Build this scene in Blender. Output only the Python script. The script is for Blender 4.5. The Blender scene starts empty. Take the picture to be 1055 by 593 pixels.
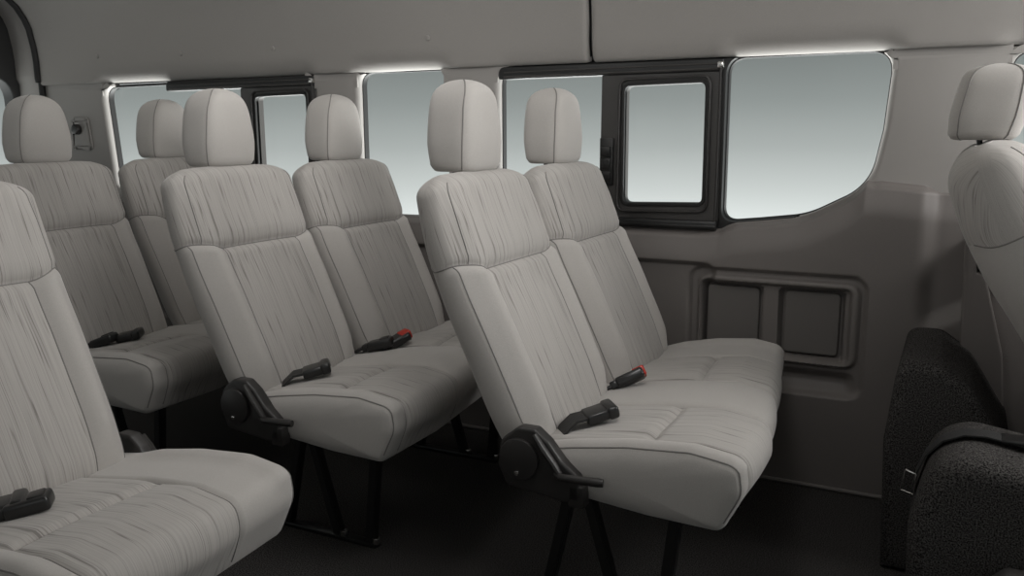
import bpy, bmesh, math, random
from mathutils import Vector, Matrix
random.seed(7)
R = math.radians
PI = math.pi
SC = bpy.context.scene
COL = SC.collection

# ------------------------------------------------------------------ camera, light, exposure
cam_data = bpy.data.cameras.new('camera')
cam_data.sensor_fit = 'HORIZONTAL'
cam_data.sensor_width = 36.0
cam_data.lens = 36.0 * 892.83 / 1055.0
cam_data.clip_start = 0.02
cam = bpy.data.objects.new('camera', cam_data)
COL.objects.link(cam)
YAW, PIT, ROL = R(27.356), R(10.387), R(-0.321)
fw = Vector((-math.sin(YAW) * math.cos(PIT), math.cos(YAW) * math.cos(PIT), -math.sin(PIT)))
rt = Vector((math.cos(YAW), math.sin(YAW), 0))
up = rt.cross(fw)
r2 = rt * math.cos(ROL) + up * math.sin(ROL)
u2 = -rt * math.sin(ROL) + up * math.cos(ROL)
m3 = Matrix((r2, u2, -fw)).transposed()
cam.matrix_world = Matrix.Translation((0, 0, 0.9873)) @ m3.to_4x4()
SC.camera = cam

SC.view_settings.view_transform = 'Standard'
SC.view_settings.look = 'None'
SC.view_settings.gamma = 1.0
SC.view_settings.use_curve_mapping = False
SC.view_settings.exposure = 0.0

world = bpy.data.worlds.new('world')
SC.world = world
world.use_nodes = True
wn = world.node_tree
wn.nodes.clear()
w_out = wn.nodes.new('ShaderNodeOutputWorld')
w_bg = wn.nodes.new('ShaderNodeBackground')
w_tc = wn.nodes.new('ShaderNodeTexCoord')
w_sep = wn.nodes.new('ShaderNodeSeparateXYZ')
w_map = wn.nodes.new('ShaderNodeMapRange')
w_map.inputs['From Min'].default_value = -0.5
w_map.inputs['From Max'].default_value = 0.5
w_rmp = wn.nodes.new('ShaderNodeValToRGB')
cr = w_rmp.color_ramp
def wpos(z): return z + 0.5
stops = [(-0.5, (1.9, 1.93, 1.92)), (-0.22, (1.5, 1.52, 1.5)), (-0.115, (0.92, 0.95, 0.94)), (-0.07, (0.66, 0.685, 0.675)),
         (-0.02, (0.44, 0.462, 0.455)), (0.03, (0.295, 0.316, 0.311)), (0.075, (0.22, 0.237, 0.233)), (0.5, (0.16, 0.18, 0.18))]
while len(cr.elements) < len(stops): cr.elements.new(0.5)
for e, (z, c) in zip(cr.elements, stops):
    e.position = wpos(z); e.color = (*c, 1)
wn.links.new(w_tc.outputs['Generated'], w_sep.inputs[0])
wn.links.new(w_sep.outputs['Z'], w_map.inputs['Value'])
wn.links.new(w_map.outputs['Result'], w_rmp.inputs['Fac'])
wn.links.new(w_rmp.outputs['Color'], w_bg.inputs['Color'])
w_bg.inputs['Strength'].default_value = 1.0
wn.links.new(w_bg.outputs[0], w_out.inputs[0])

def area_light(name, loc, target, sx, sy, power, color=(1, 1, 1)):
    d = bpy.data.lights.new(name, 'AREA')
    d.shape = 'RECTANGLE'; d.size = sx; d.size_y = sy; d.energy = power; d.color = color
    o = bpy.data.objects.new(name, d); COL.objects.link(o)
    o.location = loc
    o.rotation_euler = (Vector(target) - Vector(loc)).to_track_quat('-Z', 'Y').to_euler()
    return o
area_light('key_softbox', (0.80, 2.02, 1.56), (-1.3, 1.75, 0.5), 0.7, 0.7, 21, (1, 0.985, 0.97))
area_light('aisle_softbox', (-0.45, 1.25, 1.57), (-2.0, 1.75, 0.55), 0.5, 0.5, 5.6, (1, 0.985, 0.97))
area_light('rear_softbox', (-1.25, 1.50, 1.58), (-2.6, 1.9, 0.55), 0.5, 0.5, 3.4, (1, 0.985, 0.97))
area_light('roof_softbox', (-1.2, 0.9, 1.60), (-1.2, 1.6, 0.3), 2.4, 0.4, 1.5, (1, 0.985, 0.97))
area_light('side_softbox', (-0.2, -0.9, 1.4), (-1.4, 1.8, 0.4), 1.4, 0.8, 1.3, (1, 0.985, 0.97))
area_light('outside_strip', (-1.65, 2.86, 0.42), (-1.65, 2.45, 1.15), 3.6, 0.14, 85, (1, 0.99, 0.98))  # added hidden lamp, makes the window edges and lining glow

# ------------------------------------------------------------------ materials
def newmat(name):
    m = bpy.data.materials.new(name); m.use_nodes = True
    return m, m.node_tree, m.node_tree.nodes['Principled BSDF']

def plain(name, col, rough=0.6, metal=0.0, bump=0.0, scale=400, var=0.0, spec=0.5, sheen=0.0):
    m, nt, b = newmat(name)
    b.inputs['Base Color'].default_value = (*col, 1)
    b.inputs['Roughness'].default_value = rough
    b.inputs['Metallic'].default_value = metal
    b.inputs['Specular IOR Level'].default_value = spec
    if sheen: b.inputs['Sheen Weight'].default_value = sheen
    tc = nt.nodes.new('ShaderNodeTexCoord')
    n = nt.nodes.new('ShaderNodeTexNoise'); n.inputs['Scale'].default_value = scale; n.inputs['Detail'].default_value = 3
    nt.links.new(tc.outputs['Object'], n.inputs['Vector'])
    if bump:
        bp = nt.nodes.new('ShaderNodeBump'); bp.inputs['Strength'].default_value = bump; bp.inputs['Distance'].default_value = 0.002
        nt.links.new(n.outputs['Fac'], bp.inputs['Height']); nt.links.new(bp.outputs[0], b.inputs['Normal'])
    if var:
        rp = nt.nodes.new('ShaderNodeValToRGB')
        rp.color_ramp.elements[0].position = 0.35; rp.color_ramp.elements[1].position = 0.65
        rp.color_ramp.elements[0].color = (*[c * (1 - var) for c in col], 1)
        rp.color_ramp.elements[1].color = (*[c * (1 + var) for c in col], 1)
        nt.links.new(n.outputs['Fac'], rp.inputs['Fac']); nt.links.new(rp.outputs['Color'], b.inputs['Base Color'])
    return m

def striped(name, col, dark, across=170, along=3, lo=0.01, hi=0.045):
    """woven cloth with fine wavering dark threads; follows the attribute 'sc' (across, along)"""
    m, nt, b = newmat(name)
    N, L = nt.nodes, nt.links
    at = N.new('ShaderNodeAttribute'); at.attribute_name = 'sc'
    w = N.new('ShaderNodeTexNoise'); w.inputs['Scale'].default_value = 9; w.inputs['Detail'].default_value = 1
    L.new(at.outputs['Vector'], w.inputs['Vector'])
    ws = N.new('ShaderNodeVectorMath'); ws.operation = 'MULTIPLY_ADD'
    ws.inputs[1].default_value = (0.004, 0, 0)
    L.new(w.outputs['Color'], ws.inputs[0]); L.new(at.outputs['Vector'], ws.inputs[2])
    mp = N.new('ShaderNodeMapping'); mp.inputs['Scale'].default_value = (across, along, along)
    L.new(ws.outputs[0], mp.inputs['Vector'])
    n = N.new('ShaderNodeTexNoise'); n.inputs['Scale'].default_value = 1; n.inputs['Detail'].default_value = 1; n.inputs['Roughness'].default_value = 0.5
    L.new(mp.outputs[0], n.inputs['Vector'])
    # thin threads: where the stretched noise crosses its middle value
    sb = N.new('ShaderNodeMath'); sb.operation = 'SUBTRACT'; sb.inputs[1].default_value = 0.5
    ab = N.new('ShaderNodeMath'); ab.operation = 'ABSOLUTE'
    L.new(n.outputs['Fac'], sb.inputs[0]); L.new(sb.outputs[0], ab.inputs[0])
    mr = N.new('ShaderNodeMapRange'); mr.inputs['From Min'].default_value = lo; mr.inputs['From Max'].default_value = hi
    mr.inputs['To Min'].default_value = 1; mr.inputs['To Max'].default_value = 0
    L.new(ab.outputs[0], mr.inputs['Value'])
    mp2 = N.new('ShaderNodeMapping'); mp2.inputs['Scale'].default_value = (across * 0.6, along * 1.5, along); mp2.inputs['Location'].default_value = (3, 7, 1)
    L.new(at.outputs['Vector'], mp2.inputs['Vector'])
    n2 = N.new('ShaderNodeTexNoise'); n2.inputs['Scale'].default_value = 1; n2.inputs['Detail'].default_value = 1
    L.new(mp2.outputs[0], n2.inputs['Vector'])
    mr2 = N.new('ShaderNodeMapRange'); mr2.inputs['From Min'].default_value = 0.42; mr2.inputs['From Max'].default_value = 0.62
    L.new(n2.outputs['Fac'], mr2.inputs['Value'])
    ml = N.new('ShaderNodeMath'); ml.operation = 'MULTIPLY'
    L.new(mr.outputs[0], ml.inputs[0]); L.new(mr2.outputs[0], ml.inputs[1])
    # a broad faint darker yarn beside the thin ones
    mp3 = N.new('ShaderNodeMapping'); mp3.inputs['Scale'].default_value = (across * 3.0, along * 1.3, along)
    L.new(ws.outputs[0], mp3.inputs['Vector'])
    n3 = N.new('ShaderNodeTexNoise'); n3.inputs['Scale'].default_value = 1; n3.inputs['Detail'].default_value = 2
    L.new(mp3.outputs[0], n3.inputs['Vector'])
    mr3 = N.new('ShaderNodeMapRange'); mr3.inputs['From Min'].default_value = 0.42; mr3.inputs['From Max'].default_value = 0.72; mr3.inputs['To Max'].default_value = 0.42
    L.new(n3.outputs['Fac'], mr3.inputs['Value'])
    mxx = N.new('ShaderNodeMath'); mxx.operation = 'MAXIMUM'
    L.new(ml.outputs[0], mxx.inputs[0]); L.new(mr3.outputs[0], mxx.inputs[1])
    rp = N.new('ShaderNodeValToRGB')
    rp.color_ramp.elements[0].position = 0; rp.color_ramp.elements[1].position = 1
    rp.color_ramp.elements[0].color = (*col, 1); rp.color_ramp.elements[1].color = (*dark, 1)
    L.new(mxx.outputs[0], rp.inputs['Fac']); L.new(rp.outputs['Color'], b.inputs['Base Color'])
    b.inputs['Roughness'].default_value = 0.9
    b.inputs['Specular IOR Level'].default_value = 0.15
    b.inputs['Sheen Weight'].default_value = 0.25
    bp = N.new('ShaderNodeBump'); bp.inputs['Strength'].default_value = 0.2; bp.inputs['Distance'].default_value = 0.0015; bp.invert = True
    L.new(rp.outputs['Color'], bp.inputs['Height']); L.new(bp.outputs[0], b.inputs['Normal'])
    bp.invert = False
    return m

SEAT = (0.46, 0.438, 0.415)
M = {}
M['cloth'] = plain('plain seat cloth', SEAT, 0.9, bump=0.25, scale=900, var=0.07, spec=0.15, sheen=0.3)
M['stripe'] = striped('striped seat cloth', SEAT, (0.23, 0.215, 0.20))
M['welt'] = plain('seat welt cloth', (0.22, 0.21, 0.20), 0.9, scale=600)
M['headliner'] = plain('headliner felt', (0.30, 0.285, 0.27), 0.95, bump=0.2, scale=700, var=0.05, spec=0.1, sheen=0.2)
M['pillar'] = plain('pillar trim plastic', (0.33, 0.315, 0.30), 0.6, bump=0.1, scale=600, spec=0.3)
M['panel'] = plain('dark side panel plastic', (0.175, 0.160, 0.151), 0.5, bump=0.12, scale=700, spec=0.45, var=0.04)
M['panel_inset'] = plain('side panel inset plastic', (0.155, 0.145, 0.137), 0.6, bump=0.2, scale=500, spec=0.3)
M['black'] = plain('black window frame plastic', (0.012, 0.012, 0.012), 0.35, scale=500, spec=0.5)
M['grey_frame'] = plain('sash frame plastic', (0.055, 0.052, 0.05), 0.35, scale=500, spec=0.5)
M['rubber'] = plain('black rubber seal', (0.01, 0.01, 0.01), 0.6, bump=0.1, scale=300)
M['recliner'] = plain('recliner cover plastic', (0.028, 0.026, 0.025), 0.38, bump=0.1, scale=800, spec=0.5)
M['steel'] = plain('black painted steel', (0.012, 0.012, 0.012), 0.3, scale=200, spec=0.6)
M['chrome'] = plain('bright steel', (0.65, 0.64, 0.62), 0.22, metal=1.0, scale=200)
M['buckle'] = plain('black buckle plastic', (0.013, 0.013, 0.013), 0.3, scale=300, spec=0.6)
M['red'] = plain('red buckle button', (0.45, 0.03, 0.015), 0.35, scale=300)
M['webbing'] = plain('black belt webbing', (0.02, 0.02, 0.02), 0.55, bump=0.5, scale=500)
M['carpet'] = plain('charcoal carpet', (0.058, 0.055, 0.053), 1.0, bump=1.0, scale=360, var=0.85, spec=0.05)
M['door'] = plain('dark rear door trim', (0.03, 0.03, 0.03), 0.5, bump=0.1, scale=500)

def glassmat():
    m = bpy.data.materials.new('clear window glass'); m.use_nodes = True
    nt = m.node_tree; nt.nodes.clear()
    o = nt.nodes.new('ShaderNodeOutputMaterial'); t = nt.nodes.new('ShaderNodeBsdfTransparent'); g = nt.nodes.new('ShaderNodeBsdfGlossy')
    t.inputs[0].default_value = (0.97, 0.985, 0.98, 1); g.inputs['Roughness'].default_value = 0.12
    f = nt.nodes.new('ShaderNodeValue'); f.outputs[0].default_value = 0.012
    mx = nt.nodes.new('ShaderNodeMixShader')
    nt.links.new(f.outputs[0], mx.inputs[0]); nt.links.new(t.outputs[0], mx.inputs[1]); nt.links.new(g.outputs[0], mx.inputs[2])
    nt.links.new(mx.outputs[0], o.inputs[0])
    return m
M['glass'] = glassmat()

# ------------------------------------------------------------------ helpers
def obj(name, bm, mats, parent=None, smooth=True, loc=None):
    me = bpy.data.meshes.new(name)
    bmesh.ops.recalc_face_normals(bm, faces=bm.faces[:])
    bm.to_mesh(me); bm.free()
    if not isinstance(mats, (list, tuple)): mats = [mats]
    for m in mats: me.materials.append(m)
    if smooth:
        me.shade_smooth()
        me.set_sharp_from_angle(angle=R(38))
    o = bpy.data.objects.new(name, me); COL.objects.link(o)
    if parent is not None: o.parent = parent
    if loc is not None: o.location = loc
    return o

def empty(name, loc=(0, 0, 0)):
    o = bpy.data.objects.new(name, None); COL.objects.link(o); o.location = loc
    o.empty_display_size = 0.1
    return o

def tag(o, label=None, cat=None, group=None, kind=None):
    if label: o['label'] = label
    if cat: o['category'] = cat
    if group: o['group'] = group
    if kind: o['kind'] = kind
    return o

def copy_tree(o, parent=None):
    c = o.copy(); COL.objects.link(c); c.parent = parent
    for ch in list(o.children): copy_tree(ch, c)
    return c

def interp(pts, x):
    if x <= pts[0][0]: return pts[0][1]
    for (a, b), (c, d) in zip(pts, pts[1:]):
        if x <= c: return b + (d - b) * (x - a) / (c - a)
    return pts[-1][1]

def sinterp(pts, x):
    """smooth (monotone-ish catmull) interpolation"""
    n = len(pts)
    if x <= pts[0][0]: return pts[0][1]
    if x >= pts[-1][0]: return pts[-1][1]
    for i in range(n - 1):
        if x <= pts[i + 1][0]:
            x0, y0 = pts[i]; x1, y1 = pts[i + 1]
            def sl(k):
                if k <= 0 or k >= n - 1:
                    a, b = (pts[0], pts[1]) if k <= 0 else (pts[-2], pts[-1])
                else: a, b = pts[k - 1], pts[k + 1]
                return (b[1] - a[1]) / (b[0] - a[0])
            h = x1 - x0; t = (x - x0) / h
            m0, m1 = sl(i) * h, sl(i + 1) * h
            return (2*t**3-3*t*t+1)*y0 + (t**3-2*t*t+t)*m0 + (-2*t**3+3*t*t)*y1 + (t**3-t*t)*m1

def smooth(a, b, x):
    t = max(0.0, min(1.0, (x - a) / (b - a))); return t * t * (3 - 2 * t)

def tube(bm, pts, r, n=8, cap=True, flat=1.0):
    pts = [Vector(p) for p in pts]
    rings = []
    side = None
    for i, p in enumerate(pts):
        t = (pts[min(i + 1, len(pts) - 1)] - pts[max(i - 1, 0)]).normalized()
        if side is None:
            a = Vector((0, 0, 1)) if abs(t.z) < 0.9 else Vector((1, 0, 0))
            side = t.cross(a).normalized()
        side = (side - t * side.dot(t)).normalized()
        nn = t.cross(side)
        rr = r[i] if isinstance(r, (list, tuple)) else r
        rings.append([bm.verts.new(p + side * rr * math.cos(2*PI*k/n) + nn * rr * flat * math.sin(2*PI*k/n)) for k in range(n)])
    for a, b in zip(rings, rings[1:]):
        for k in range(n): bm.faces.new((a[k], a[(k+1) % n], b[(k+1) % n], b[k]))
    if cap: bm.faces.new(rings[0][::-1]); bm.faces.new(rings[-1])

def ribbon(bm, pts, width_dir, w, th):
    """flat strap along pts, width along width_dir"""
    pts = [Vector(p) for p in pts]; wd = Vector(width_dir).normalized()
    rings = []
    for i, p in enumerate(pts):
        t = (pts[min(i + 1, len(pts) - 1)] - pts[max(i - 1, 0)]).normalized()
        nn = t.cross(wd).normalized()
        rings.append([bm.verts.new(p + wd * a * w / 2 + nn * b * th / 2) for a, b in ((-1, -1), (1, -1), (1, 1), (-1, 1))])
    for a, b in zip(rings, rings[1:]):
        for k in range(4): bm.faces.new((a[k], a[(k+1) % 4], b[(k+1) % 4], b[k]))
    bm.faces.new(rings[0][::-1]); bm.faces.new(rings[-1])

def box(bm, lo, hi, bev=0.0, seg=2, rot=None, at=None):
    lo, hi = Vector(lo), Vector(hi)
    c = (lo + hi) / 2; s = hi - lo
    vs = bmesh.ops.create_cube(bm, size=1.0)['verts']
    bmesh.ops.scale(bm, vec=s, verts=vs)
    if rot is not None: bmesh.ops.rotate(bm, cent=(0, 0, 0), matrix=rot, verts=vs)
    bmesh.ops.translate(bm, vec=c, verts=vs)
    if bev:
        es = set()
        for v in vs: es.update(v.link_edges)
        bmesh.ops.bevel(bm, geom=list(es), offset=bev, segments=seg, affect='EDGES', profile=0.5)

def cyl(bm, a, b, r, n=24, bev=0.0):
    a, b = Vector(a), Vector(b); t = (b - a).normalized()
    L = (b - a).length
    pts, rs = [a], [r - bev]
    if bev:
        pts += [a + t * bev * 0.3, a + t * bev, b - t * bev, b - t * bev * 0.3]; rs += [r - bev * 0.3, r, r, r - bev * 0.3]
    pts.append(b); rs.append(r - bev)
    if not bev: rs = [r, r]
    tube(bm, pts, rs, n)

def welt(parent, path, r):
    bm = bmesh.new(); tube(bm, path, r, 5)
    return obj('piping', bm, M['welt'], parent)

def round_poly(pts, rad, seg=6):
    """pts list of (x,y[,r]); returns rounded closed polygon"""
    out = []; n = len(pts)
    for i in range(n):
        p = Vector(pts[i][:2]); a = Vector(pts[i - 1][:2]); b = Vector(pts[(i + 1) % n][:2])
        r = pts[i][2] if len(pts[i]) > 2 else rad
        da, db = (a - p), (b - p); la, lb = da.length, db.length
        da.normalize(); db.normalize()
        ang = da.angle(db)
        if r <= 1e-6 or ang > PI - 0.02: out.append(p); continue
        t = min(r / math.tan(ang / 2), la * 0.49, lb * 0.49)
        s, e = p + da * t, p + db * t
        for k in range(seg + 1):
            u = k / seg
            # quadratic blend, close to arc
            out.append((1-u)**2 * s + 2*u*(1-u) * (p*0.9+(s+e)*0.05) + u*u * e)
    return out

def poly_area(p): return 0.5 * sum(p[i][0]*p[(i+1) % len(p)][1] - p[(i+1) % len(p)][0]*p[i][1] for i in range(len(p)))

def plate(name, outer, holes, y0, y1, mat, parent=None, bev=0.0, seg=3):
    """panel in the XZ plane between y0 (room side) and y1, holes cut; edges facing the room rounded by bev"""
    cu = bpy.data.curves.new('tmp', 'CURVE'); cu.dimensions = '2D'; cu.fill_mode = 'BOTH'
    for poly in [outer] + holes:
        sp = cu.splines.new('POLY'); sp.points.add(len(poly) - 1); sp.use_cyclic_u = True
        for q, p in zip(sp.points, poly): q.co = (p[0], p[1], 0, 1)
    cu.extrude = max((y1 - y0) / 2 - bev, 0.0001); cu.bevel_depth = bev; cu.bevel_resolution = seg
    cu.offset = -bev
    to = bpy.data.objects.new('tmp', cu); COL.objects.link(to)
    dg = bpy.context.evaluated_depsgraph_get(); dg.update()
    me = bpy.data.meshes.new_from_object(to.evaluated_get(dg))
    bm = bmesh.new(); bm.from_mesh(me)
    bpy.data.objects.remove(to); bpy.data.curves.remove(cu); bpy.data.meshes.remove(me)
    bmesh.ops.remove_doubles(bm, verts=bm.verts[:], dist=1e-5)
    for v in bm.verts:
        x, z, d = v.co
        v.co = (x, (y0 + y1) / 2 - d, z)
    return obj(name, bm, mat, parent)

def grid_mesh(bm, rows, closed_u=False):
    vs = [[bm.verts.new(p) for p in r] for r in rows]
    nu = len(rows[0])
    fs = []
    for i in range(len(rows) - 1):
        for j in range(nu if closed_u else nu - 1):
            k = (j + 1) % nu
            f = bm.faces.new((vs[i][j], vs[i][k], vs[i + 1][k], vs[i + 1][j]))
            fs.append((i, j, f))
    return vs, fs

# ================================================================== SETTING
WY = 2.45                    # room face of the left side wall
FRONT, REAR = 1.3, -3.5
# floor, carried past the near side to block low light
bm = bmesh.new()
box(bm, (REAR - 0.25, -1.2, -0.05), (FRONT + 0.7, 2.56, 0.0), 0)
tag(obj('floor', bm, M['carpet'], smooth=False), kind='structure')

bm = bmesh.new(); box(bm, (REAR - 0.15, -1.25, 0.0), (FRONT, -1.2, 0.85), 0.01)  # added low wall out of view, cuts world light from the open side
tag(obj('baffle_wall_right', bm, M['panel']), kind='structure')

# window outlines in the wall plane (X, Z)
W1 = round_poly([(-3.105, 0.73, .04), (-3.145, 1.165, .05), (-2.045, 1.172, .05), (-2.04, 0.73, .04)], .04)
W2 = round_poly([(-1.855, 0.695, .03), (-1.855, 1.18, .045), (-1.515, 1.187, .05), (-1.50, 0.69, .03)], .04)
W3 = round_poly([(-1.312, 0.715, .03), (-1.312, 1.175, .05), (-0.612, 1.178, .008), (-0.606, 0.712, .01)], .04)
W4 = round_poly([(-0.600, 0.724, .035), (-0.600, 1.178, .045), (-0.176, 1.182, .055), (-0.190, 0.98, .1), (-0.215, 0.835, .13), (-0.37, 0.752, .2), (-0.50, 0.735, .1)], .05, 8)
W5 = round_poly([(0.075, 0.84, .03), (0.088, 1.165, .04), (0.75, 1.165, .05), (0.75, 0.80, .03)], .05)
ztop = 1.26
TOPZ = 1.176
def right_side(w):      # contour of a window from its top right corner down to the bottom right one
    xm = (min(p.x for p in w) + max(p.x for p in w)) / 2
    zm = (min(p.y for p in w) + max(p.y for p in w)) / 2
    q = [p for p in w if p.x > xm and p.y <= TOPZ]
    return sorted(q, key=lambda p: math.atan2(p.x - xm, p.y - zm))
def left_side(w):
    xm = (min(p.x for p in w) + max(p.x for p in w)) / 2
    zm = (min(p.y for p in w) + max(p.y for p in w)) / 2
    q = [p for p in w if p.x < xm and p.y <= TOPZ]
    return sorted(q, key=lambda p: math.atan2(xm - p.x, p.y - zm))
def pillar(n, wa, wb, mat, bev):
    L = right_side(wa) if wa else [Vector((REAR, TOPZ)), Vector((REAR, 0.70))]
    Rr = left_side(wb) if wb else [Vector((FRONT, TOPZ)), Vector((FRONT, 0.70))]
    top_l = Vector((L[0].x, TOPZ)); top_r = Vector((Rr[0].x, TOPZ))
    xl = max(p.x for p in L if p.y > 1.12) + (0.002 if wa else 0); xr = min(p.x for p in Rr if p.y > 1.12) - (0.002 if wb else 0)
    if xr - xl > 0.05:
        bm = bmesh.new(); box(bm, (xl, WY + 0.0005, 1.13), (xr, WY + 0.05, 1.225))
        tag(obj('trim_%d' % (n + 20), bm, mat, smooth=False), kind='structure')
    poly = [top_l] + L + [Vector((L[-1].x, 0.66)), Vector((Rr[-1].x, 0.66))] + Rr[::-1] + [top_r]
    cl = []
    for p in poly:
        if not cl or (p - cl[-1]).length > 0.0015: cl.append(p)
    o = plate('trim_%d' % n, cl, [], WY, WY + 0.055, mat, bev=bev, seg=4)
    return tag(o, kind='structure')
for n, (wa, wb, mt, bv) in enumerate([(None, W1, 'pillar', .018), (W1, W2, 'pillar', .018), (W2, W3, 'pillar', .018), (W3, W4, 'black', .002), (W4, W5, 'pillar', .018), (W5, None, 'pillar', .018)]):
    pillar(5 + n, wa, wb, M[mt], bv)
FLARE = [(min(p.x for p in w), max(p.x for p in w), (0.45 if k in (2,) else 1.0)) for k, w in enumerate((W1, W2, W3, W4, W5))]
def flare(x):           # 1 above a window, 0 above a pillar
    v = 0
    for a, b, k in FLARE: v = max(v, k * smooth(a - 0.035, a + 0.045, x) * (1 - smooth(b - 0.045, b + 0.035, x)))
    return v

bm = bmesh.new(); box(bm, (REAR, WY + 0.056, 1.178), (FRONT, WY + 0.075, 1.70))  # added hidden panel, stops outside light leaking over the pillar tops
tag(obj('trim_32', bm, M['rubber'], smooth=False), kind='structure')
# headliner: roof side cove and ceiling in two panels with a joint at X=-1.0, lower edge rounded over the windows
prof = [(2.448, 1.182), (2.440, 1.179), (2.434, 1.181), (2.431, 1.186), (2.430, 1.193), (2.430, 1.202), (2.430, 1.212), (2.430, 1.224), (2.430, 1.238), (2.430, 1.255), (2.430, 1.28), (2.426, 1.33), (2.412, 1.41), (2.395, 1.45), (2.365, 1.495), (2.32, 1.535), (2.25, 1.57), (2.10, 1.605), (1.8, 1.635), (1.0, 1.65), (0.0, 1.65), (-1.2, 1.62)]
def headliner(name, x0, x1):
    bm = bmesh.new()
    xs = []
    n = max(2, int((x1 - x0) / 0.02))
    for i in range(n + 1): xs.append(x0 + (x1 - x0) * i / n)
    def edge(x):   # roll the panel edge outward at the joint
        d = min(x - x0 if x0 > REAR else 9, x1 - x if x1 < FRONT else 9)
        return 0.012 * (1 - min(1, d / 0.014)) ** 2
    xs += [x0 + 0.003, x0 + 0.007, x0+0.011, x1 - 0.003, x1 - 0.007, x1-0.011]; xs.sort()
    rows = []
    for x in xs:
        r = []
        # the lining dips a little between the windows, where it meets the pillar tops
        dip = 0
        for i, (y, z) in enumerate(prof):
            e = edge(x) + 0.034 * flare(x) * max(0.0, 1 - (z - 1.178) / 0.075) ** 2.2
            r.append((x, y + e, z + edge(x) * 0.5))
        rows.append(r)
    grid_mesh(bm, rows)
    o = obj(name, bm, M['headliner'])
    so = o.modifiers.new('s', 'SOLIDIFY'); so.thickness = 0.012; so.offset = 1
    return o
h1 = headliner('ceiling', REAR, -1.004); tag(h1, kind='structure')
h2 = headliner('ceiling', -0.996, FRONT); tag(h2, kind='structure')
# round push clips of the lining
clipspots = [(-3.125, 2.430, 1.283), (-2.66, 2.430, 1.274), (-2.203, 2.430, 1.272), (-1.555, 2.430, 1.275), (-3.22, 2.398, 1.475)]
for (x, y, z) in clipspots:
    bm = bmesh.new(); cyl(bm, (x, y + 0.004, z), (x, y - 0.006, z - 0.001), 0.0085, 16, 0.002)
    obj('trim_clip', bm, M['headliner'], h1)

# lower side panel: a moulded height field
BELT = [(REAR, 0.700), (-0.66, 0.700), (-0.60, 0.706), (-0.53, 0.718), (-0.45, 0.731), (-0.37, 0.750), (-0.30, 0.782), (-0.25, 0.818), (-0.215, 0.846), (-0.185, 0.850), (-0.055, 0.838), (0.3, 0.83), (FRONT, 0.83)]
W4B = sorted([(p.x, p.y) for p in W4 if p.y < 0.86 and p.x > -0.60])
W4B = [q for i, q in enumerate(W4B) if i == 0 or q[0] - W4B[i-1][0] > 0.001]
def belt(x):
    b = interp(BELT, x)
    c = interp(W4B, x) - 0.003
    return b + (c - b) * smooth(-0.60, -0.55, x) * (1 - smooth(-0.235, -0.19, x))
def rrect(x, z, x0, x1, z0, z1, r):
    cx, cz, hx, hz = (x0+x1)/2, (z0+z1)/2, (x1-x0)/2 - r, (z1-z0)/2 - r
    dx, dz = abs(x-cx) - hx, abs(z-cz) - hz
    return math.hypot(max(dx, 0), max(dz, 0)) + min(max(dx, dz), 0) - r
def relief(x, z):
    """distance the panel stands into the room"""
    b = belt(x)
    h = 0.030
    t = b - z
    h -= 0.026 * (1 - smooth(0, 0.022, t)) ** 1.5                        # rounded sill edge
    h += 0.018 * smooth(0.0, 0.09, t) 
    # recessed field below the crease line (z about .61), from the left up to the map pocket ring
    cz = 0.612
    fld = max(rrect(x, z, -3.0, -0.20, -0.5, cz, 0.05), 0) if False else rrect(x, z, -3.4, -0.60, 0.25, cz, 0.03)
    h -= 0.020 * (1 - smooth(-0.012, 0.004, fld)) * smooth(-0.58, -0.62, x)
    # outer edge of raised ring
    ro = rrect(x, z, -0.682, -0.192, 0.262, 0.605, 0.045)
    # everything outside ring to left is low; step down round the ring
    h -= 0.016 * (1 - smooth(-0.014, 0.0, ro))
    ri = rrect(x, z, -0.655, -0.212, 0.345, 0.583, 0.035)
    h += 0.012 * (1 - smooth(-0.010, 0.002, ri))                        # raised frame
    rc = rrect(x, z, -0.645, -0.232, 0.355, 0.566, 0.022)
    h -= 0.020 * (1 - smooth(-0.010, 0.001, rc))                        # inner recess
    # two pad recess grooves
    for (a, c) in ((-0.640, -0.466), (-0.425, -0.252)):
        rp = rrect(x, z, a, c, 0.362, 0.556, 0.016)
        h -= 0.030 * (1 - smooth(-0.006, 0.000, rp))
    # scooped tray under the frame
    rs = rrect(x, z, -0.60, -0.215, 0.272, 0.338, 0.03)
    h -= 0.022 * (1 - smooth(-0.03, 0.004, rs)) 
    # pillar fold near the front seat
    h -= 0.028 * smooth(-0.085, -0.045, x) * smooth(0.465, 0.52, z - 0.55 * max(0, x + 0.05) ) * (1 - smooth(0.04, 0.10, x))
    return h
bm = bmesh.new()
xs = []
x = REAR
while x < FRONT:
    xs.append(x); x += 0.0045 if -0.72 < x < -0.17 else (0.012 if -0.72 < x < 0.2 else 0.03)
xs.append(FRONT)
rows = []
NV = 240
for x in xs:
    b = belt(x)
    r = [(x, WY + 0.05, b - 0.001), (x, WY + 0.015, b)]
    for j in range(NV + 1):
        t = j / NV
        # dense near the top
        z = b - (b + 0.0) * (t ** 1.15)
        r.append((x, WY - relief(x, z), z))
    rows.append(r)
grid_mesh(bm, rows)
wl = obj('wall_left', bm, M['panel']); tag(wl, kind='structure')
# inset pads of the panel
for (a, c, s) in ((-0.626, -0.480, 0), (-0.411, -0.266, 0)):
    pp = round_poly([(a, 0.372), (a, 0.546), (c, 0.546), (c, 0.372)], 0.014)
    plate('panel_pad', pp, [], WY - 0.010, WY + 0.03, M['panel_inset'], wl, bev=0.004)
# lower edge strip of the panel at the floor
bm = bmesh.new(); tube(bm, [(REAR, WY - 0.05, 0.008), (-0.125, WY - 0.05, 0.008)], 0.006, 8)
tag(obj('baseboard_left', bm, M['panel']), kind='structure')

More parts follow.
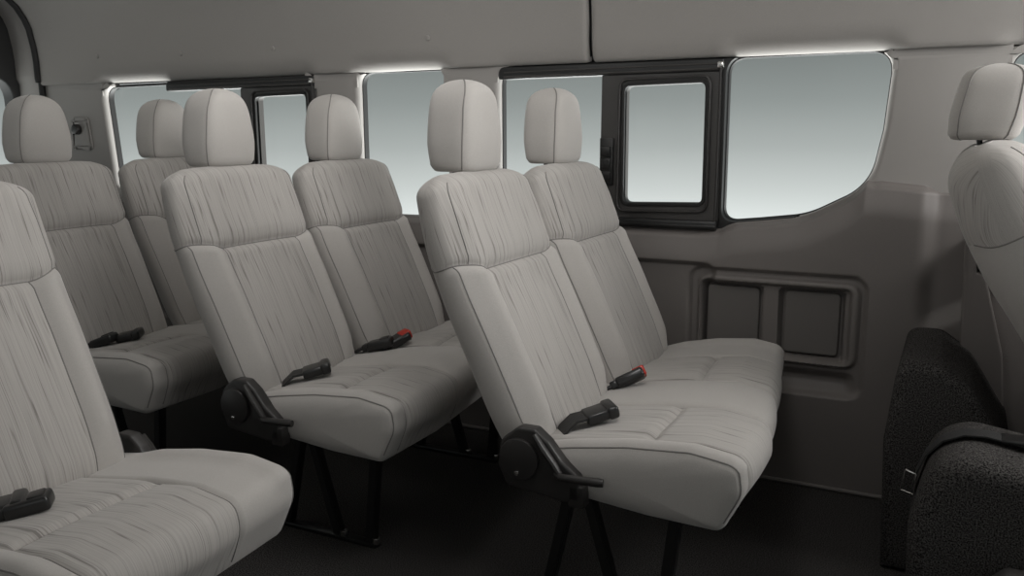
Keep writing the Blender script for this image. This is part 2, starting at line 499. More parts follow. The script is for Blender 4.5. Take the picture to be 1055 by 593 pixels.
# ---- windows
GY = WY + 0.036
def pane(parent, poly, y=GY):
    cx = sum(p.x for p in poly) / len(poly); cz = sum(p.y for p in poly) / len(poly)
    bm = bmesh.new()
    f = [bm.verts.new((cx + (p.x-cx)*1.01, y, cz + (p.y-cz)*1.01)) for p in poly]
    b = [bm.verts.new((cx + (p.x-cx)*1.01, y + 0.004, cz + (p.y-cz)*1.01)) for p in poly]
    bm.faces.new(f); bm.faces.new(b[::-1])
    for i in range(len(f)): bm.faces.new((f[i], f[(i+1) % len(f)], b[(i+1) % len(f)], b[i]))
    return obj('window_glass', bm, M['glass'], parent, smooth=False)
def offset_poly(poly, d):
    n = len(poly); s = 1 if poly_area(poly) > 0 else -1
    out = []
    for i in range(n):
        a, b, c = poly[i-1], poly[i], poly[(i+1) % n]
        t1 = (b - a); t2 = (c - b)
        if t1.length < 1e-7: t1 = t2
        if t2.length < 1e-7: t2 = t1
        n1 = Vector((-t1.y, t1.x)).normalized() * s; n2 = Vector((-t2.y, t2.x)).normalized() * s
        nn = (n1 + n2); nn = nn.normalized() if nn.length > 1e-6 else n1
        out.append(b + nn * d / max(0.5, nn.dot(n1)))
    return out
def seal(parent, poly, d=0.004, w=0.006):
    out = offset_poly(poly, -0.006); inn = offset_poly(poly, w * 0.5)
    return plate('window_seal', out, [inn], WY + 0.026, WY + 0.050, M['rubber'], parent, bev=0.0015, seg=1)

for n, poly in ((1, W1), (2, W2), (3, W3), (4, W4), (5, W5)):
    e = empty('window_%d' % n, (0, 0, 0)); tag(e, kind='structure')
    pane(e, poly, GY + 0.012); seal(e, poly)
    if n in (1, 3):
        # header rail, sliding sash frame, its pane, latch
        if n == 3: xa, xb, hx0 = -0.972, -0.608, -1.310
        else: xa, xb, hx0 = -2.40, -2.042, -2.775
        pp = round_poly([(hx0, 1.139, .006), (hx0, 1.176, .035), (xb, 1.176, .004), (xb, 1.141, .004)], .01)
        plate('header_rail', pp, [], WY - 0.002, WY + 0.045, M['black'], e, bev=0.004)
        bm = bmesh.new(); tube(bm, [(hx0 + .02, WY - 0.004, 1.146), (xb, WY - 0.004, 1.148)], 0.003, 6)
        tube(bm, [(hx0 + .02, WY - 0.003, 1.159), (xb, WY - 0.003, 1.162)], 0.0025, 6)
        obj('rail_lip', bm, M['grey_frame'], e)
        dx = xa + 0.972
        fo = round_poly([(xa, 0.722, .006), (xa + 0.004, 1.150, .006), (xb, 1.150, .004), (xb, 0.722, .004)], .004)
        fi = round_poly([(xa + .078, 0.770, .016), (xa + .078, 1.108, .016), (xa + .315, 1.112, .016), (xa + .315, 0.788-0.012, .016)], .016)
        sf = plate('sash_frame', fo, [fi], WY + 0.004, WY + 0.045, M['grey_frame'], e, bev=0.004)
        # raised bead round the opening
        bo = round_poly([(xa + .056, 0.742, .028), (xa + .060, 1.130, .028), (xa + .333, 1.134, .028), (xa + .333, 0.748, .028)], .028)
        bi = offset_poly(bo, 0.007)
        plate('sash_bead', bo, [bi], WY - 0.007, WY + 0.01, M['recliner'], sf, bev=0.003)
        b2 = offset_poly(fi, -0.010)
        plate('sash_seal', b2, [fi], WY - 0.001, WY + 0.02, M['rubber'], sf, bev=0.002)
        # latch on the mullion
        bm = bmesh.new()
        box(bm, (xa + .008, WY - 0.016, 0.905), (xa + .040, WY + 0.008, 0.935), 0.004)
        box(bm, (xa + .010, WY - 0.010, 0.868), (xa + .038, WY + 0.008, 0.900), 0.003)
        box(bm, (xa + .006, WY - 0.012, 0.836), (xa + .040, WY + 0.008, 0.862), 0.003)
        box(bm, (xa + .004, WY - 0.006, 0.820), (xa + .046, WY + 0.008, 0.960), 0.003)
        obj('latch', bm, M['black'], sf)
        # bottom rail ledge and upright rail by the next window
        bm = bmesh.new(); box(bm, (hx0 + .02, WY - 0.018, 0.700), (xb, WY + 0.045, 0.727), 0.005)
        box(bm, (xa + .03, WY - 0.026, 0.706), (xb, WY + 0.0, 0.716), 0.003)
        obj('sill_rail', bm, M['black'], e)
        bm = bmesh.new(); tube(bm, [(xb - .008, WY - 0.006, 0.715), (xb - .006, WY - 0.006, 1.150)], 0.0035, 8)
        obj('guide_rail', bm, M['chrome'] if False else M['recliner'], e)
        bm = bmesh.new(); box(bm, (xb - .014, WY - 0.016, 1.150), (xb + .004, WY + 0.0, 1.166), 0.003)
        obj('rail_clip', bm, M['chrome'], e)

# pillar seams in the upper trim: raised shut lines where lining meets pillar are formed by the lining edge itself
# rear pillar with dark seal, rear wall and rear door
bm = bmesh.new()
tube(bm, [(-3.506, WY - 0.010, 0.0), (-3.506, WY - 0.010, 1.19)] + [(-3.506, y - 0.004, z - 0.004) for y, z in prof if z > 1.2], 0.013, 10)
sl = obj('trim_2', bm, M['rubber']); tag(sl, kind='structure')
bm = bmesh.new()
arch = [(2.452, 0.0), (2.452, 1.19)] + [(y + 0.012, z + 0.012) for y, z in prof if z > 1.2]
grid_mesh(bm, [[(x, y + e, z + e) for y, z in arch] for x, e in ((-3.500, .012), (-3.520, 0.0), (-3.60, 0.0), (-3.655, 0.0), (-3.662, .02))])
o = obj('trim_3', bm, M['pillar']); tag(o, kind='structure')
so = o.modifiers.new('s', 'SOLIDIFY'); so.thickness = 0.012; so.offset = 1
e = empty('door_1', (0, 0, 0)); tag(e, kind='structure')
def yz_plate(name, outer, holes, x0, x1, mat, parent, bev):
    o = plate(name, outer, holes, 0, x1 - x0, mat, parent, bev=bev)
    for v in o.data.vertices:
        X, Y, Z = v.co; v.co = (x1 - Y, X, Z)
    o.data.flip_normals()
    return o
dout = round_poly([(0.45, 0.02), (0.45, 1.66), (2.47, 1.66), (2.47, 0.02)], 0.04)
dwin = round_poly([(0.60, 0.70), (0.60, 1.235), (2.41, 1.215, .09), (2.43, 0.70, .06)], 0.08)
yz_plate('door_panel', dout, [dwin], -3.74, -3.66, M['door'], e, 0.012)
drec = round_poly([(0.9, 1.365, .04), (0.9, 1.58, .04), (2.372, 1.58, .04), (2.372, 1.365, .05)], 0.04)
yz_plate('door_trim_pad', drec, [offset_poly(drec, 0.025)], -3.67, -3.648, M['recliner'], e, 0.006)
bm = bmesh.new(); box(bm, (-3.715, 0.55, 0.66), (-3.71, 2.46, 1.27)); obj('window_glass', bm, M['glass'], e, smooth=False)

# belt anchor plate on the rear pillar
t = empty('belt_anchor', (-3.285, WY, 0.975)); tag(t, 'grey belt anchor plate with black knob on rear pillar beside rearmost side window', 'belt anchor')
pp = round_poly([(-0.062, -0.065), (-0.050, 0.072), (0.045, 0.068), (0.062, -0.060)], 0.012)
a = plate('anchor_plate', pp, [offset_poly(pp, 0.012)], -0.008, 0.0, M['pillar'], t, bev=0.003)
a2 = plate('anchor_slot', offset_poly(pp, 0.011), [], -0.003, 0.0, M['pillar'], t, bev=0.001)
bm = bmesh.new(); cyl(bm, (-0.015, -0.002, 0.020), (-0.015, -0.030, 0.022), 0.021, 20, 0.005)
obj('anchor_knob', bm, M['recliner'], t)

# front end of wall: upright B-pillar trim next to the front seat with belt holes
bm = bmesh.new()
pp = round_poly([(0.030, 0.30), (0.018, 0.70, .02), (0.030, 0.725, .02), (0.045, 0.72, .02), (0.120, 0.44), (0.135, 0.28)], 0.01)
bm.free()
bp = plate('trim_4', pp, [round_poly([(0.037, 0.685), (0.035, 0.700), (0.044, 0.700), (0.046, 0.685)], .003), round_poly([(0.050, 0.640), (0.048, 0.665), (0.058, 0.665), (0.060, 0.640)], .003)], WY - 0.10, WY - 0.0, M['panel'], None, bev=0.006)
tag(bp, kind='structure')

# ================================================================== SEATS
SPINE_Z = [(0.33, 0.054), (0.36, 0.043), (0.42, 0.013), (0.50, -0.024), (0.572, -0.057), (0.65, -0.094), (0.73, -0.127), (0.80, -0.150), (0.88, -0.170), (0.93, -0.178)]
def make_backrest(parent, zbot=0.345, ztop=0.900, wsc=1.0, tsc=1.0, tr=0.04):
    """upholstered back: grid of (height rows) x (ring); ring stations aligned to the seams"""
    bmx = bmesh.new()
    ub = 0.60                                     # seam between centre strip and bolster, in half widths
    us = [0, .1, .2, .3, .4, .48, .54, .58, .60, .62, .66, .71, .76, .81, .86, .90, .935, .965, .985, 1.0]
    fr = [('f', -u) for u in us[::-1]] + [('f', u) for u in us[1:]]
    bk = [('b', u) for u in us[::-1][1:]] + [('b', -u) for u in us[1:-1]]
    ring = fr + bk
    seam = 0.694
    H = ztop - zbot
    zs = []
    n1 = 44
    for i in range(n1): zs.append(zbot + (seam - zbot) * i / n1)
    n2 = 22
    for i in range(n2 + 1): zs.append(seam + (ztop - 0.03 - seam) * i / n2)
    for a in (.15, .3, .45, .6, .72, .83, .91, .96, .99, 1.0): zs.append(ztop - 0.03 + 0.03 * a)
    zs += [seam - 0.0035, seam + 0.0035, seam-.007, seam+.007]
    zs += [zbot + 0.002, zbot + 0.005]
    zs = sorted(set(round(z, 5) for z in zs))
    iseam = min(range(len(zs)), key=lambda i: abs(zs[i] - seam))
    def spine(z):
        x = sinterp(SPINE_Z, z); dx = (sinterp(SPINE_Z, z + .01) - sinterp(SPINE_Z, z - .01)) / .02
        t = Vector((dx, 0, 1)).normalized()
        return Vector((x, 0, z)), t, Vector((t.z, 0, -t.x))    # point, tangent, forward normal
    rows, scs = [], []
    for z in zs:
        w = interp([(0.34, .198), (0.42, .207), (0.60, .213), (0.72, .214), (0.80, .212), (0.86, .209), (0.90, .206)], z) * wsc
        # shoulders
        d = ztop - z
        if d < 0.050: w *= 1 - 0.28 * (1 - d / 0.050) ** 2.8
        T = interp([(0.34, .100), (0.45, .112), (0.60, .108), (0.73, .098), (0.86, .086), (0.90, .080)], z) * tsc
        if d < tr: T *= max(0.02, (1 - (1 - d / tr) ** 2.2)) ** 0.5
        db = z - zbot
        if db < 0.03: T *= 0.72 + 0.28 * (db / 0.03) ** 0.5
        e = 1.0
        P, tg, nn = spine(z)
        r, sc = [], []
        arc = 0; prev = None
        for (side, u) in ring:
            au = abs(u)
            base = (max(0.0, 1 - au ** (3.6 if side == 'f' else 6.0))) ** (1 / 2.6)
            y = u * w
            if side == 'f':
                dd = T / 2 * base
                low = 1 - smooth(seam - 0.02, seam + 0.03, z)
                hi = 1 - smooth(ztop - 0.12, ztop - 0.01, z)
                # bolster ridges
                dd += (0.010 + 0.010 * low) * hi * math.exp(-((au - 0.76) / 0.12) ** 2) * smooth(zbot, zbot + .08, z)
                # centre cushion puff and lumbar
                dd += 0.006 * (1 - (au / ub) ** 2 if au < ub else 0) * low
                dd -= 0.004 * low * (1 - smooth(0.0, 0.05, abs(au - ub)))
                if z > seam and au < 0.9: dd += 0.011 * smooth(0, 0.040, z - seam) * (1 - smooth(seam + .05, ztop, z) * .5) * (1 - (au) ** 2)
                # horizontal seam groove
                dd -= 0.009 * (1 - smooth(0, 0.014, abs(z - seam)))
            else:
                dd = -T / 2 * base - 0.008 * (1 - au ** 8)
                dd -= 0.006 * (1 - u * u)
            # seam climbs towards the rear on the sides
            k = 0.0
            if side == 'f': k = smooth(0.62, 1.0, au) * 0.55
            else: k = 0.55 + 0.45 * smooth(1.0, 0.8, au)
            hat = smooth(zbot, seam, z) * (1 - smooth(seam, ztop, z))
            lift = 0.045 * k * hat
            # front of the upper panel leans out over seam
            p = P + Vector((0, y, 0)) + nn * dd + tg * lift
            # crown: top edge dips towards the shoulders
            p -= tg * 0.004 * au ** 2 * smooth(ztop - 0.10, ztop, z)
            if prev is not None: arc += (p - prev).length
            prev = p
            r.append(p); sc.append((arc if True else 0, z, 0))
        rows.append(r); 
        # centre the arc on the front midline
        mid = sc[len(us) - 1][0]
        scs.append([(a - mid, b, 0) for a, b, c in sc])
    lay = bmx.verts.layers.float_vector.new('sc')
    vs, fs = grid_mesh(bmx, rows, closed_u=True)
    nring = len(ring)
    for i, j, f in fs:
        s0, u0 = ring[j]; s1, u1 = ring[(j + 1) % nring]
        um = (u0 + u1) / 2
        front = s0 == 'f' and s1 == 'f'
        if i >= iseam: mi = 1 if (front or abs(um) > 0.3) else 1
        else: mi = 1 if (front and abs(um) < ub) else 0
        f.material_index = mi
    bmx.faces.new(vs[0][::-1]).material_index = 0
    bmx.faces.new(vs[-1]).material_index = 1
    for i in range(len(vs)):
        for j in range(nring): vs[i][j][lay] = scs[i][j]
    o = obj('backrest', bmx, [M['cloth'], M['stripe']], parent)
    # welts
    def ringidx(side, u): return min(range(nring), key=lambda k: (ring[k][0] != side, abs(ring[k][1] - u)))
    for s in (-1, 1):
        j = ringidx('f', s * ub)
        welt(o, [rows[i][j] for i in range(0, iseam + 1)], 0.0016)
        j = ringidx('f', s * 0.965)
        welt(o, [rows[i][j] for i in range(0, iseam + 1)], 0.0013)
        j = ringidx('f', s * 0.86)
        welt(o, [rows[i][j] for i in range(iseam, len(zs) - 8)], 0.0013)
    # around: horizontal seam front + sides
    idx = [j for j in range(nring) if not (ring[j][0] == 'b' and abs(ring[j][1]) < 0.80)]
    a = ringidx('b', -0.81); seq = [(a + k) % nring for k in range(nring)]
    seq = [j for j in seq if j in idx]
    welt(o, [rows[iseam][j] for j in seq], 0.0016)
    return o

def make_headrest(parent, zc0=0.899, zc1=1.092, cx=-0.207, hw=0.086, ht=0.057, lean=0.02, side_loop=False):
    bmx = bmesh.new()
    n = 40
    rows = []
    N = 22
    H = zc1 - zc0
    ks = [0, .008, .03, .07, .13, .2, .3, .4, .5, .6, .68, .75, .81, .86, .90, .935, .96, .98, .993, 1.0]
    e = 0.34
    angs = [2 * PI * (k + 0.5) / n for k in range(n)]
    for k in ks:
        z = zc0 + H * k
        # widths
        w = hw * (0.95 + 0.05 * smooth(0, .3, k)) * (1 - 0.18 * smooth(.2, .9, k))
        t = ht * (0.90 + 0.10 * smooth(0, .35, k)) * (1 - 0.06 * smooth(.4, .9, k))
        top = 1 - k
        if top < 0.42: w *= (1 - (1 - top / 0.42) ** 2.6) ** 0.5 if top > 0 else 0.0
        w = max(w, hw * 0.10)
        if top < 0.25: t *= max(0.0, 1 - (1 - top / 0.25) ** 2.6) ** 0.5
        t = max(t, 0.004)
        if k < 0.07: w *= 0.86 + 0.14 * (k / 0.07) ** 0.5; t *= 0.80 + 0.20 * (k / 0.07) ** 0.5
        x0 = cx - lean * (z - zc0)
        x0 += 0.010
        r = []
        for a in angs:
            c, s = math.cos(a), math.sin(a)
            yy = w * math.copysign(abs(c) ** e, c)
            xx = t * math.copysign(abs(s) ** (e + 0.18), s)
            if s > 0: xx += 0.006 * (1 - (yy / max(w, .001)) ** 2)
            r.append(Vector((x0 + xx, yy, z)))
        rows.append(r)
    vs, fs = grid_mesh(bmx, rows, closed_u=True)
    bmx.faces.new(vs[0][::-1]); bmx.faces.new(vs[-1])
    o = obj('headrest', bmx, [M['cloth']], parent)
    for (ai) in ((n // 2 - 4, 3) if not side_loop else (n // 2 - 4, n // 2 + 3, 3)):
        welt(o, [rows[i][ai] for i in range(0, len(ks) - 1)], 0.0017)
    for s in (-1, 1):
        bmp = bmesh.new()
        cyl(bmp, (cx + 0.016, s * 0.045, zc0 - 0.05), (cx + 0.005, s * 0.045, zc0 + 0.02), 0.0055, 12)
        obj('headrest_post', bmp, M['steel'], o)
    return o

def make_cushion(parent, y0, y1, zones, zoff=0.0, xoff=0.0, taper=0.0):
    """seat cushion lofted along Y; zones = striped fields (ya, yb)"""
    prof = [(0.02, 0.300, .02), (-0.005, 0.345, .03), (0.02, 0.376, .03), (0.13, 0.392, .1), (0.26, 0.414, .1), (0.38, 0.424, .06), (0.468, 0.412, .045), (0.479, 0.365, .05), (0.438, 0.283, .022), (0.30, 0.286, .05), (0.18, 0.296, .04)]
    rp = round_poly(prof, .03, 8)
    # resample
    pts = [Vector((p.x, p.y)) for p in rp]
    n = 130
    seglen = [(pts[(i+1) % len(pts)] - pts[i]).length for i in range(len(pts))]
    tot = sum(seglen)
    res = []
    i = 0; acc = 0
    for k in range(n):
        s = tot * k / n
        while acc + seglen[i] < s: acc += seglen[i]; i += 1
        t = (s - acc) / max(seglen[i], 1e-9)
        res.append(pts[i].lerp(pts[(i+1) % len(pts)], t))
    nor = []
    for k in range(n):
        t = (res[(k+1) % n] - res[k-1]).normalized(); nor.append(Vector((-t.y, t.x)))
    cen = Vector((0.24, 0.35))
    if sum(nor[k].dot(res[k] - cen) for k in range(n)) < 0: nor = [-v for v in nor]
    ys = [y0, y0 + .002, y0 + .006, y0 + .012, y0 + .02, y1, y1 - .002, y1 - .006, y1 - .012, y1 - .02]
    bounds = sorted(b for z in zones for b in z)
    for b in bounds: ys += [b, b - .004, b + .004, b - .009, b + .009]
    y = y0 + .03
    while y < y1 - .025: ys.append(y); y += 0.012
    ys = sorted(set(round(v, 4) for v in ys))
    # drop near duplicates that are not bounds
    keep = []
    for v in ys:
        if keep and v - keep[-1] < 0.0015:
            if v in [round(b, 4) for b in bounds]: keep[-1] = v
            continue
        keep.append(v)
    ys = keep
    bmx = bmesh.new(); rows, scs = [], []
    for y in ys:
        de = min(y - y0, y1 - y)
        shrink = 0.012 * (1 - min(1, de / 0.02)) ** 2.2
        inz = None
        for (a, b) in zones:
            if a <= y <= b: inz = (a, b)
        r, sc = [], []
        for k in range(n):
            p, nv = res[k].copy(), nor[k]
            topness = smooth(0.2, 0.7, nv.y) if p.x > 0 else 0
            frontness = max(0, nv.x) * (1 if p.x > .4 else 0)
            up_f = max(topness, frontness * smooth(0.31, 0.37, p.y))
            h = 0.0
            h += 0.010 * math.exp(-((de - 0.025) / 0.022) ** 2) * topness * smooth(0.06, .16, p.x) * 1.0
            if inz:
                a, b = inz; u = (y - a) / (b - a)
                h += 0.007 * (4 * u * (1 - u)) ** 0.6 * up_f
                gx = abs(p.x - 0.29)
                h -= 0.010 * (1 - smooth(0.0, 0.016, gx)) * topness * smooth(0, 0.06, u) * smooth(1, 0.94, u)
                h -= 0.004 * math.exp(-(gx / 0.05) ** 2) * topness
            for b in bounds:
                h -= 0.005 * (1 - smooth(0, 0.009, abs(y - b))) * up_f
            if len(zones) > 1:
                mid = (zones[0][1] + zones[1][0]) / 2
                if zones[0][1] < y < zones[1][0]:
                    hw_ = (zones[1][0] - zones[0][1]) / 2
                    h += 0.006 * (1 - ((y - mid) / hw_) ** 2) * up_f
            q = p + nv * (h - shrink)
            yy = y
            # sides bulge a touch in the middle of their height is made by the caps
            tp = 1 - taper * max(0.0, y) / 0.66
            r.append(Vector((q.x * tp + xoff, yy, q.y + zoff))); sc.append((y, tot * k / n, 0))
        rows.append(r); scs.append(sc)
    lay = bmx.verts.layers.float_vector.new('sc')
    vs, fs = grid_mesh(bmx, rows, closed_u=True)
    for i, j, f in fs:
        ym = (ys[i] + ys[i + 1]) / 2
        pm = res[j]; nm = nor[j]
        inz = any(a < ym < b for a, b in zones)
        f.material_index = 1 if (inz and (nm.y > 0.1 or nm.x > 0.3)) else 0
    for side, ring, s in ((0, vs[0], -1), (1, vs[-1], 1)):
        c = Vector((0.24 + xoff, 0, 0.352 + zoff)); prev = ring
        yb = ring[0].co.y
        for (k, o_) in ((.9, .003), (.7, .007), (.4, .009)):
            cur = [bmx.verts.new((c.x + (v.co.x - c.x) * k, yb + s * o_, c.z + (v.co.z - c.z) * k)) for v in ring]
            for a in range(n): bmx.faces.new((prev[a], prev[(a+1) % n], cur[(a+1) % n], cur[a]))
            prev = cur
        cv = bmx.verts.new((c.x, yb + s * .010, c.z))
        for a in range(n): bmx.faces.new((prev[a], prev[(a+1) % n], cv))
    for i in range(len(ys)):
        for k in range(n): vs[i][k][lay] = scs[i][k]
    o = obj('seat_cushion', bmx, [M['cloth'], M['stripe']], parent)
    # welts
    top = [k for k in range(n) if (nor[k].y > 0.25 or (nor[k].x > 0.3)) and res[k].x > 0.03 and res[k].y > 0.30]
    # order contiguous
    st = [k for k in top if (k - 1) % n not in top][0]
    seq = []; k = st
    while k in top: seq.append(k); k = (k + 1) % n
    for b in bounds + [None, 'e']:
        if b is None: i = [a for a in range(len(ys)) if ys[a] >= y0 + .003][0]
        elif b == 'e': i = [a for a in range(len(ys)) if ys[a] <= y1 - .003][-1]
        else: i = min(range(len(ys)), key=lambda a: abs(ys[a] - b))
        welt(o, [rows[i][k] for k in seq], 0.0016)
    return o

def make_recliner(parent, y, s):
    """side cover plate at plane y; s=-1 faces the camera side"""
    out = round_poly([(0.030, 0.312, .012), (0.012, 0.350, .03), (0.018, 0.402, .03), (0.055, 0.432, .02), (0.092, 0.432, .012), (0.118, 0.412, .02), (0.146, 0.378, .01), (0.182, 0.352, .012), (0.186, 0.306, .006), (0.150, 0.298, .01)], .012)
    a, b = (y - 0.030, y) if s < 0 else (y, y + 0.030)
    o = plate('recliner_cover', out, [], a, b, M['recliner'], parent, bev=0.006, seg=3)
    bm = bmesh.new(); yo = y + s * 0.030
    cyl(bm, (0.060, yo - s * .002, 0.370), (0.060, yo + s * 0.008, 0.370), 0.041, 36, 0.003)
    obj('pivot_cap', bm, M['recliner'], o)
    bm = bmesh.new(); cyl(bm, (0.058, yo + s * .006, 0.343), (0.058, yo + s * 0.011, 0.343), 0.0048, 12, 0.001)
    obj('screw', bm, M['chrome'], o)
    # link bar rising to the back
    bm = bmesh.new()
    tube(bm, [(0.093, yo + s*.002, 0.424), (0.112, yo+s*.004, 0.400), (0.135, yo+s*.004, 0.372), (0.152, yo+s*.002, 0.345)], [.007, .009, .009, .007], 8, flat=.6)
    obj('link_bar', bm, M['recliner'], o)
    bm = bmesh.new()
    tube(bm, [(0.135, yo, 0.352), (0.150, yo + s*.010, 0.352), (0.168, yo + s*.013, 0.354), (0.225, yo + s*.013, 0.357), (0.235, yo + s*.011, 0.357)], [.006, .0075, .0075, .0085, .0075], 12)
    obj('recline_lever', bm, M['recliner'], o)
    bm = bmesh.new()
    box(bm, (0.160, min(yo, yo - s*.03), 0.292), (0.192, max(yo, yo - s*.03) , 0.335), 0.004)
    obj('bracket', bm, M['recliner'], o)
    return o

def make_leg(parent, y, kind):
    bm = bmesh.new()
    if kind == 0: pts = [(0.115, y, 0.30), (0.095, y, 0.26), (0.060, y, 0.10), (0.040, y, 0.012)]
    elif kind == 1: pts = [(0.120, y, 0.30), (0.132, y, 0.24), (0.185, y, 0.06), (0.200, y, 0.012)]
    else: pts = [(0.310, y, 0.30), (0.322, y, 0.27), (0.300, y, 0.06), (0.296, y, 0.010)]
    # rectangular bar
    n = len(pts); rings = []
    for i, p in enumerate(pts):
        p = Vector(p)
        hx, hy = 0.0125, 0.012
        rings.append([bm.verts.new((p.x + a * hx, p.y + b * hy, p.z)) for a, b in ((-1, -1), (1, -1), (1, 1), (-1, 1))])
    for a, b in zip(rings, rings[1:]):
        for k in range(4): bm.faces.new((a[k], a[(k+1) % 4], b[(k+1) % 4], b[k]))
    bm.faces.new(rings[0][::-1]); bm.faces.new(rings[-1])
    bmesh.ops.bevel(bm, geom=bm.edges[:], offset=0.003, segments=2, affect='EDGES')
    return obj('leg', bm, M['steel'], parent)

def make_buckle(parent, name, loc, rotz, tilt, red=False, strap=True, roll=0):
    """buckle body on its short strap, pointing along +X"""
    e = bpy.data.objects.new(name, None)
    bm = bmesh.new()
    box(bm, (-0.026, -0.014, -0.008), (0.030, 0.014, 0.008), 0.005, 3)
    box(bm, (-0.038, -0.011, -0.006), (-0.020, 0.011, 0.006), 0.003)
    o = obj(name, bm, M['buckle'], parent)
    o.location = loc; o.rotation_euler = (roll, tilt, rotz); o.scale = (1.25, 1.6, 1.6)
    if red:
        bm = bmesh.new(); box(bm, (0.010, -0.011, -0.006), (0.034, 0.011, 0.0095), 0.003)
        b = obj('release_button', bm, M['red'], o); tag(b, 'red release button')
    else:
        bm = bmesh.new(); box(bm, (0.004, -0.009, 0.004), (0.024, 0.009, 0.0100), 0.002)
        obj('release_button', bm, M['recliner'], o)
    bm = bmesh.new()
    ribbon(bm, [(-0.034, 0, 0), (-0.055, 0, -0.002), (-0.080, 0, -0.012), (-0.105, 0, -0.03)], (0, 1, 0), 0.022, 0.004)
    obj('strap', bm, M['webbing'], o)
    return o

def make_tongue(parent, loc, rotz, tilt):
    """flat adjuster of the lap belt lying on the cushion"""
    bm = bmesh.new()
    box(bm, (-0.022, -0.017, -0.006), (0.018, 0.017, 0.006), 0.004, 3)
    box(bm, (0.014, -0.019, -0.007), (0.034, 0.019, 0.008), 0.005, 3)
    o = obj('belt_adjuster', bm, M['buckle'], parent)
    o.location = loc; o.rotation_euler = (0, tilt, rotz); o.scale = (1.2, 1.6, 1.8)
    bm = bmesh.new()
    ribbon(bm, [(-0.018, 0, 0.002), (-0.04, 0, 0.003), (-0.065, 0, -0.006), (-0.095, 0, -0.03)], (0, 1, 0), 0.030, 0.003)
    obj('strap', bm, M['webbing'], o)
    return o

SP = 0.46
def make_bench():
    root = empty('bench_seat')
    b1 = make_backrest(root); h1_ = make_headrest(root)
    b2 = copy_tree(b1, root); b2.location = (0, SP, 0)
    h2_ = copy_tree(h1_, root); h2_.location = (0, SP, 0)
    make_cushion(root, -0.222, 0.672, [(-0.172, 0.062), (0.262, 0.497)], taper=0.19)
    make_recliner(root, -0.222, -1)
    for y in (-0.076, 0.53):
        for k in (0, 1, 2): make_leg(root, y, k)
        bm = bmesh.new()
        box(bm, (0.000, y - 0.013, 0.0), (0.315, y + 0.013, 0.012), 0.003)
        rail = obj('floor_rail', bm, M['steel'], root)
        for x in (0.012, 0.205, 0.30):
            bm = bmesh.new(); cyl(bm, (x + (.012 if x > .1 else 0), y - .004, 0.010), (x + (.012 if x > .1 else 0), y - .004, 0.026), 0.010, 8, 0.002)
            obj('bolt', bm, M['chrome'], rail)
    # under frame bars
    bm = bmesh.new()
    for x in (0.12, 0.31): box(bm, (x - .012, -0.20, 0.285), (x + .012, 0.64, 0.305), 0.003)
    obj('under_frame', bm, M['steel'], root)
    return root

BX = {3: -0.7685, 2: -1.4946, 1: -2.2172}
BY = 1.649
bench = make_bench(); bench.location = (BX[3], BY, 0)
tag(bench, 'grey striped cloth bench of two seats nearest the front, below the sliding sash window', 'bench seat', 'rows of two-seat benches along the window side')
bb = copy_tree(bench); bb.location = (BX[2], BY, 0)
tag(bb, 'middle grey striped cloth bench, between the front and rear benches on the window side', 'bench seat')
bc = copy_tree(bench); bc.location = (BX[1], BY, 0)
tag(bc, 'rearmost grey striped cloth bench beside the rear pillar with the belt anchor', 'bench seat')
# belts, laid a little differently on every bench
make_tongue(bench, (0.150, -0.085, 0.422), R(40), R(-14))
make_buckle(bench, 'belt_buckle', (0.115, 0.205, 0.414), R(30), R(-25), red=True, roll=R(-30))
make_tongue(bb, (0.150, -0.085, 0.422), R(40), R(-14))
make_buckle(bb, 'belt_buckle', (0.150, 0.260, 0.418), R(60), R(-22), red=True, roll=R(0))
make_buckle(bb, 'belt_buckle', (0.125, 0.215, 0.416), R(20), R(-15), red=False)
make_tongue(bc, (0.155, -0.03, 0.418), R(35), R(-12))
make_buckle(bc, 'belt_buckle', (0.12, -0.08, 0.412), R(20), R(-20), red=False)

# near single seat across the aisle
sg = empty('passenger_seat')
make_backrest(sg); make_headrest(sg)
make_cushion(sg, -0.240, 0.240, [(-0.185, 0.090)], zoff=-0.022, xoff=0.0, taper=0.12)
make_recliner(sg, -0.240, -1); rc = make_recliner(sg, 0.222, 1); rc.location = (-0.050, 0, -0.040)
for y in (-0.14, 0.14):
    for k in (0, 1, 2): make_leg(sg, y, k)
    bm = bmesh.new(); box(bm, (0.0, y - 0.013, 0.0), (0.315, y + 0.013, 0.012), 0.003); obj('floor_rail', bm, M['steel'], sg)
make_buckle(sg, 'belt_buckle', (0.185, -0.085, 0.400), R(44), R(-12))
make_tongue(sg, (0.145, -0.105, 0.395), R(50), R(-8))
sg.location = (-1.475, 0.885, 0)
tag(sg, 'grey striped cloth seat closest to the camera, across the aisle at lower left', 'seat')

# front seat seen from its side
fs_ = empty('front_seat')
fb = make_backrest(fs_, tsc=1.75, tr=0.085); fb.location = (0.163, 0, 0.050); fb.rotation_euler = (0, R(-9), 0)
hf = make_headrest(fs_, zc0=0.915, zc1=1.070, cx=-0.168, ht=0.070, lean=-0.16, side_loop=True)
make_cushion(fs_, -0.222, 0.222, [(-0.15, 0.15)])
make_recliner(fs_, 0.212, 1)
bm = bmesh.new()
for p in ([(-0.110, -0.207, 0.670), (-0.080, -0.216, 0.645), (-0.050, -0.218, 0.625), (0.0, -0.214, 0.618)],):
    tube(bm, p, 0.003, 6)
obj('cover_edge', bm, M['welt'], fb)
bm = bmesh.new(); box(bm, (0.02, -0.20, 0.24), (0.42, 0.20, 0.30), 0.01); obj('seat_base', bm, M['steel'], fs_)
fs_.location = (0.185, 2.105, 0.045)
tag(fs_, 'grey cloth front seat seen from the side at the right edge, above the carpeted box', 'seat')

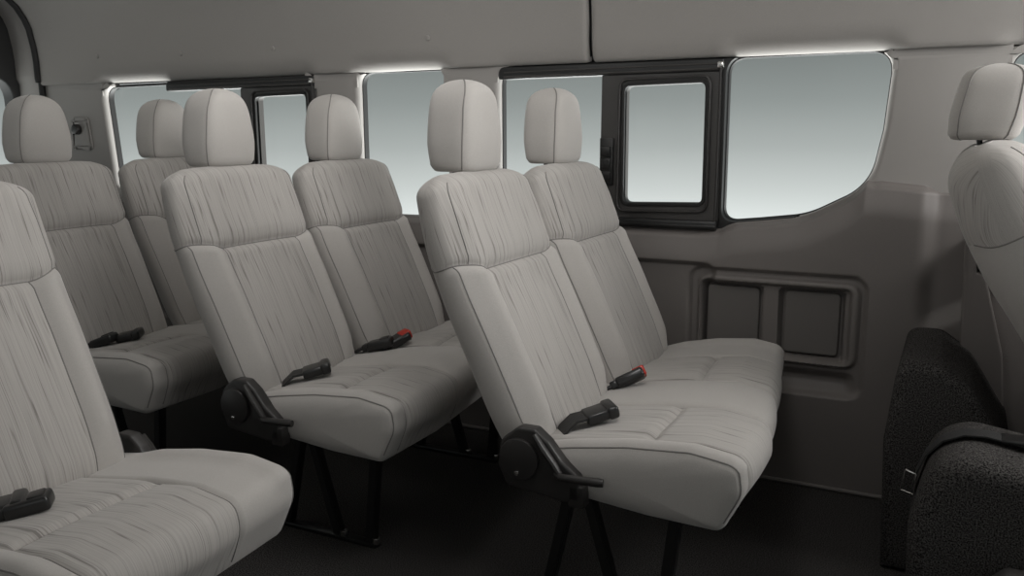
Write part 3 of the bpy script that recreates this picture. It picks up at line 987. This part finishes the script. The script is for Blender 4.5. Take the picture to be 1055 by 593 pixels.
# ================================================================== carpeted boxes beneath the front seat
bm = bmesh.new()
box(bm, (-0.095, 2.0, 0.0), (0.9, 2.42, 0.262), 0.03, 4)
pp = round_poly([(-0.100, 0.0, 0), (-0.112, 0.30, .04), (-0.098, 0.44, .04), (-0.090, 0.488, .03), (-0.015, 0.490, .05), (0.055, 0.44, .05), (0.14, 0.30, .05), (0.16, 0.0, 0)], .03)
bm.free()
st = plate('carpeted_step', pp, [], 2.0, 2.395, M['carpet'], None, bev=0.025, seg=4)
tag(st, 'charcoal carpeted upright box against the side panel, behind the strap', 'carpeted box')
pp = round_poly([(-0.030, 0.0, 0), (-0.040, 0.28, .08), (-0.012, 0.395, .08), (0.045, 0.428, .08), (0.20, 0.405, .06), (0.8, 0.38, .05), (0.8, 0.0, 0)], .05, 10)
eng = plate('engine_cover', pp, [], 1.60, 1.865, M['carpet'], None, bev=0.035, seg=5)
tag(eng, 'rounded charcoal carpeted cover at the lower right corner, wrapped by a black strap', 'engine cover')
# strap over it
t = empty('luggage_strap', (0, 0, 0)); tag(t, 'black webbing strap with wire loop over the carpeted cover at lower right', 'strap')
bm = bmesh.new()
sp = []
base = [(-0.040, 0.300), (-0.034, 0.340), (-0.020, 0.380), (0.006, 0.412), (0.040, 0.4285), (0.075, 0.431), (0.12, 0.4245), (0.20, 0.411), (0.35, 0.402)]
for (x, z) in base: sp.append((x, 1.74, z + 0.003))
ribbon(bm, sp, (0, 1, 0), 0.042, 0.003)
obj('webbing', bm, M['webbing'], t)
bm = bmesh.new()
lp = [(-0.052, 1.712, 0.352), (-0.034, 1.708, 0.348), (-0.036, 1.708, 0.308), (-0.058, 1.712, 0.312)]
tube(bm, lp + [lp[0]], 0.0025, 8)
obj('wire_loop', bm, M['chrome'], t)
bm = bmesh.new(); box(bm, (0.10, 1.717, 0.426), (0.15, 1.763, 0.434), 0.003, rot=None)
obj('buckle_plate', bm, M['buckle'], t)
# metal bracket foot at the bottom right
bm = bmesh.new()
pp = round_poly([(0.090, 0.0, 0), (0.090, 0.235, .02), (0.115, 0.262, .02), (0.22, 0.262, .01), (0.22, 0.0, 0)], .01)
bm.free()
bk = plate('seat_bracket', pp, [], 1.54, 1.575, M['grey_frame'], None, bev=0.006)
tag(bk, 'dark grey metal bracket standing in front of the rounded carpeted cover, bottom right corner', 'bracket')
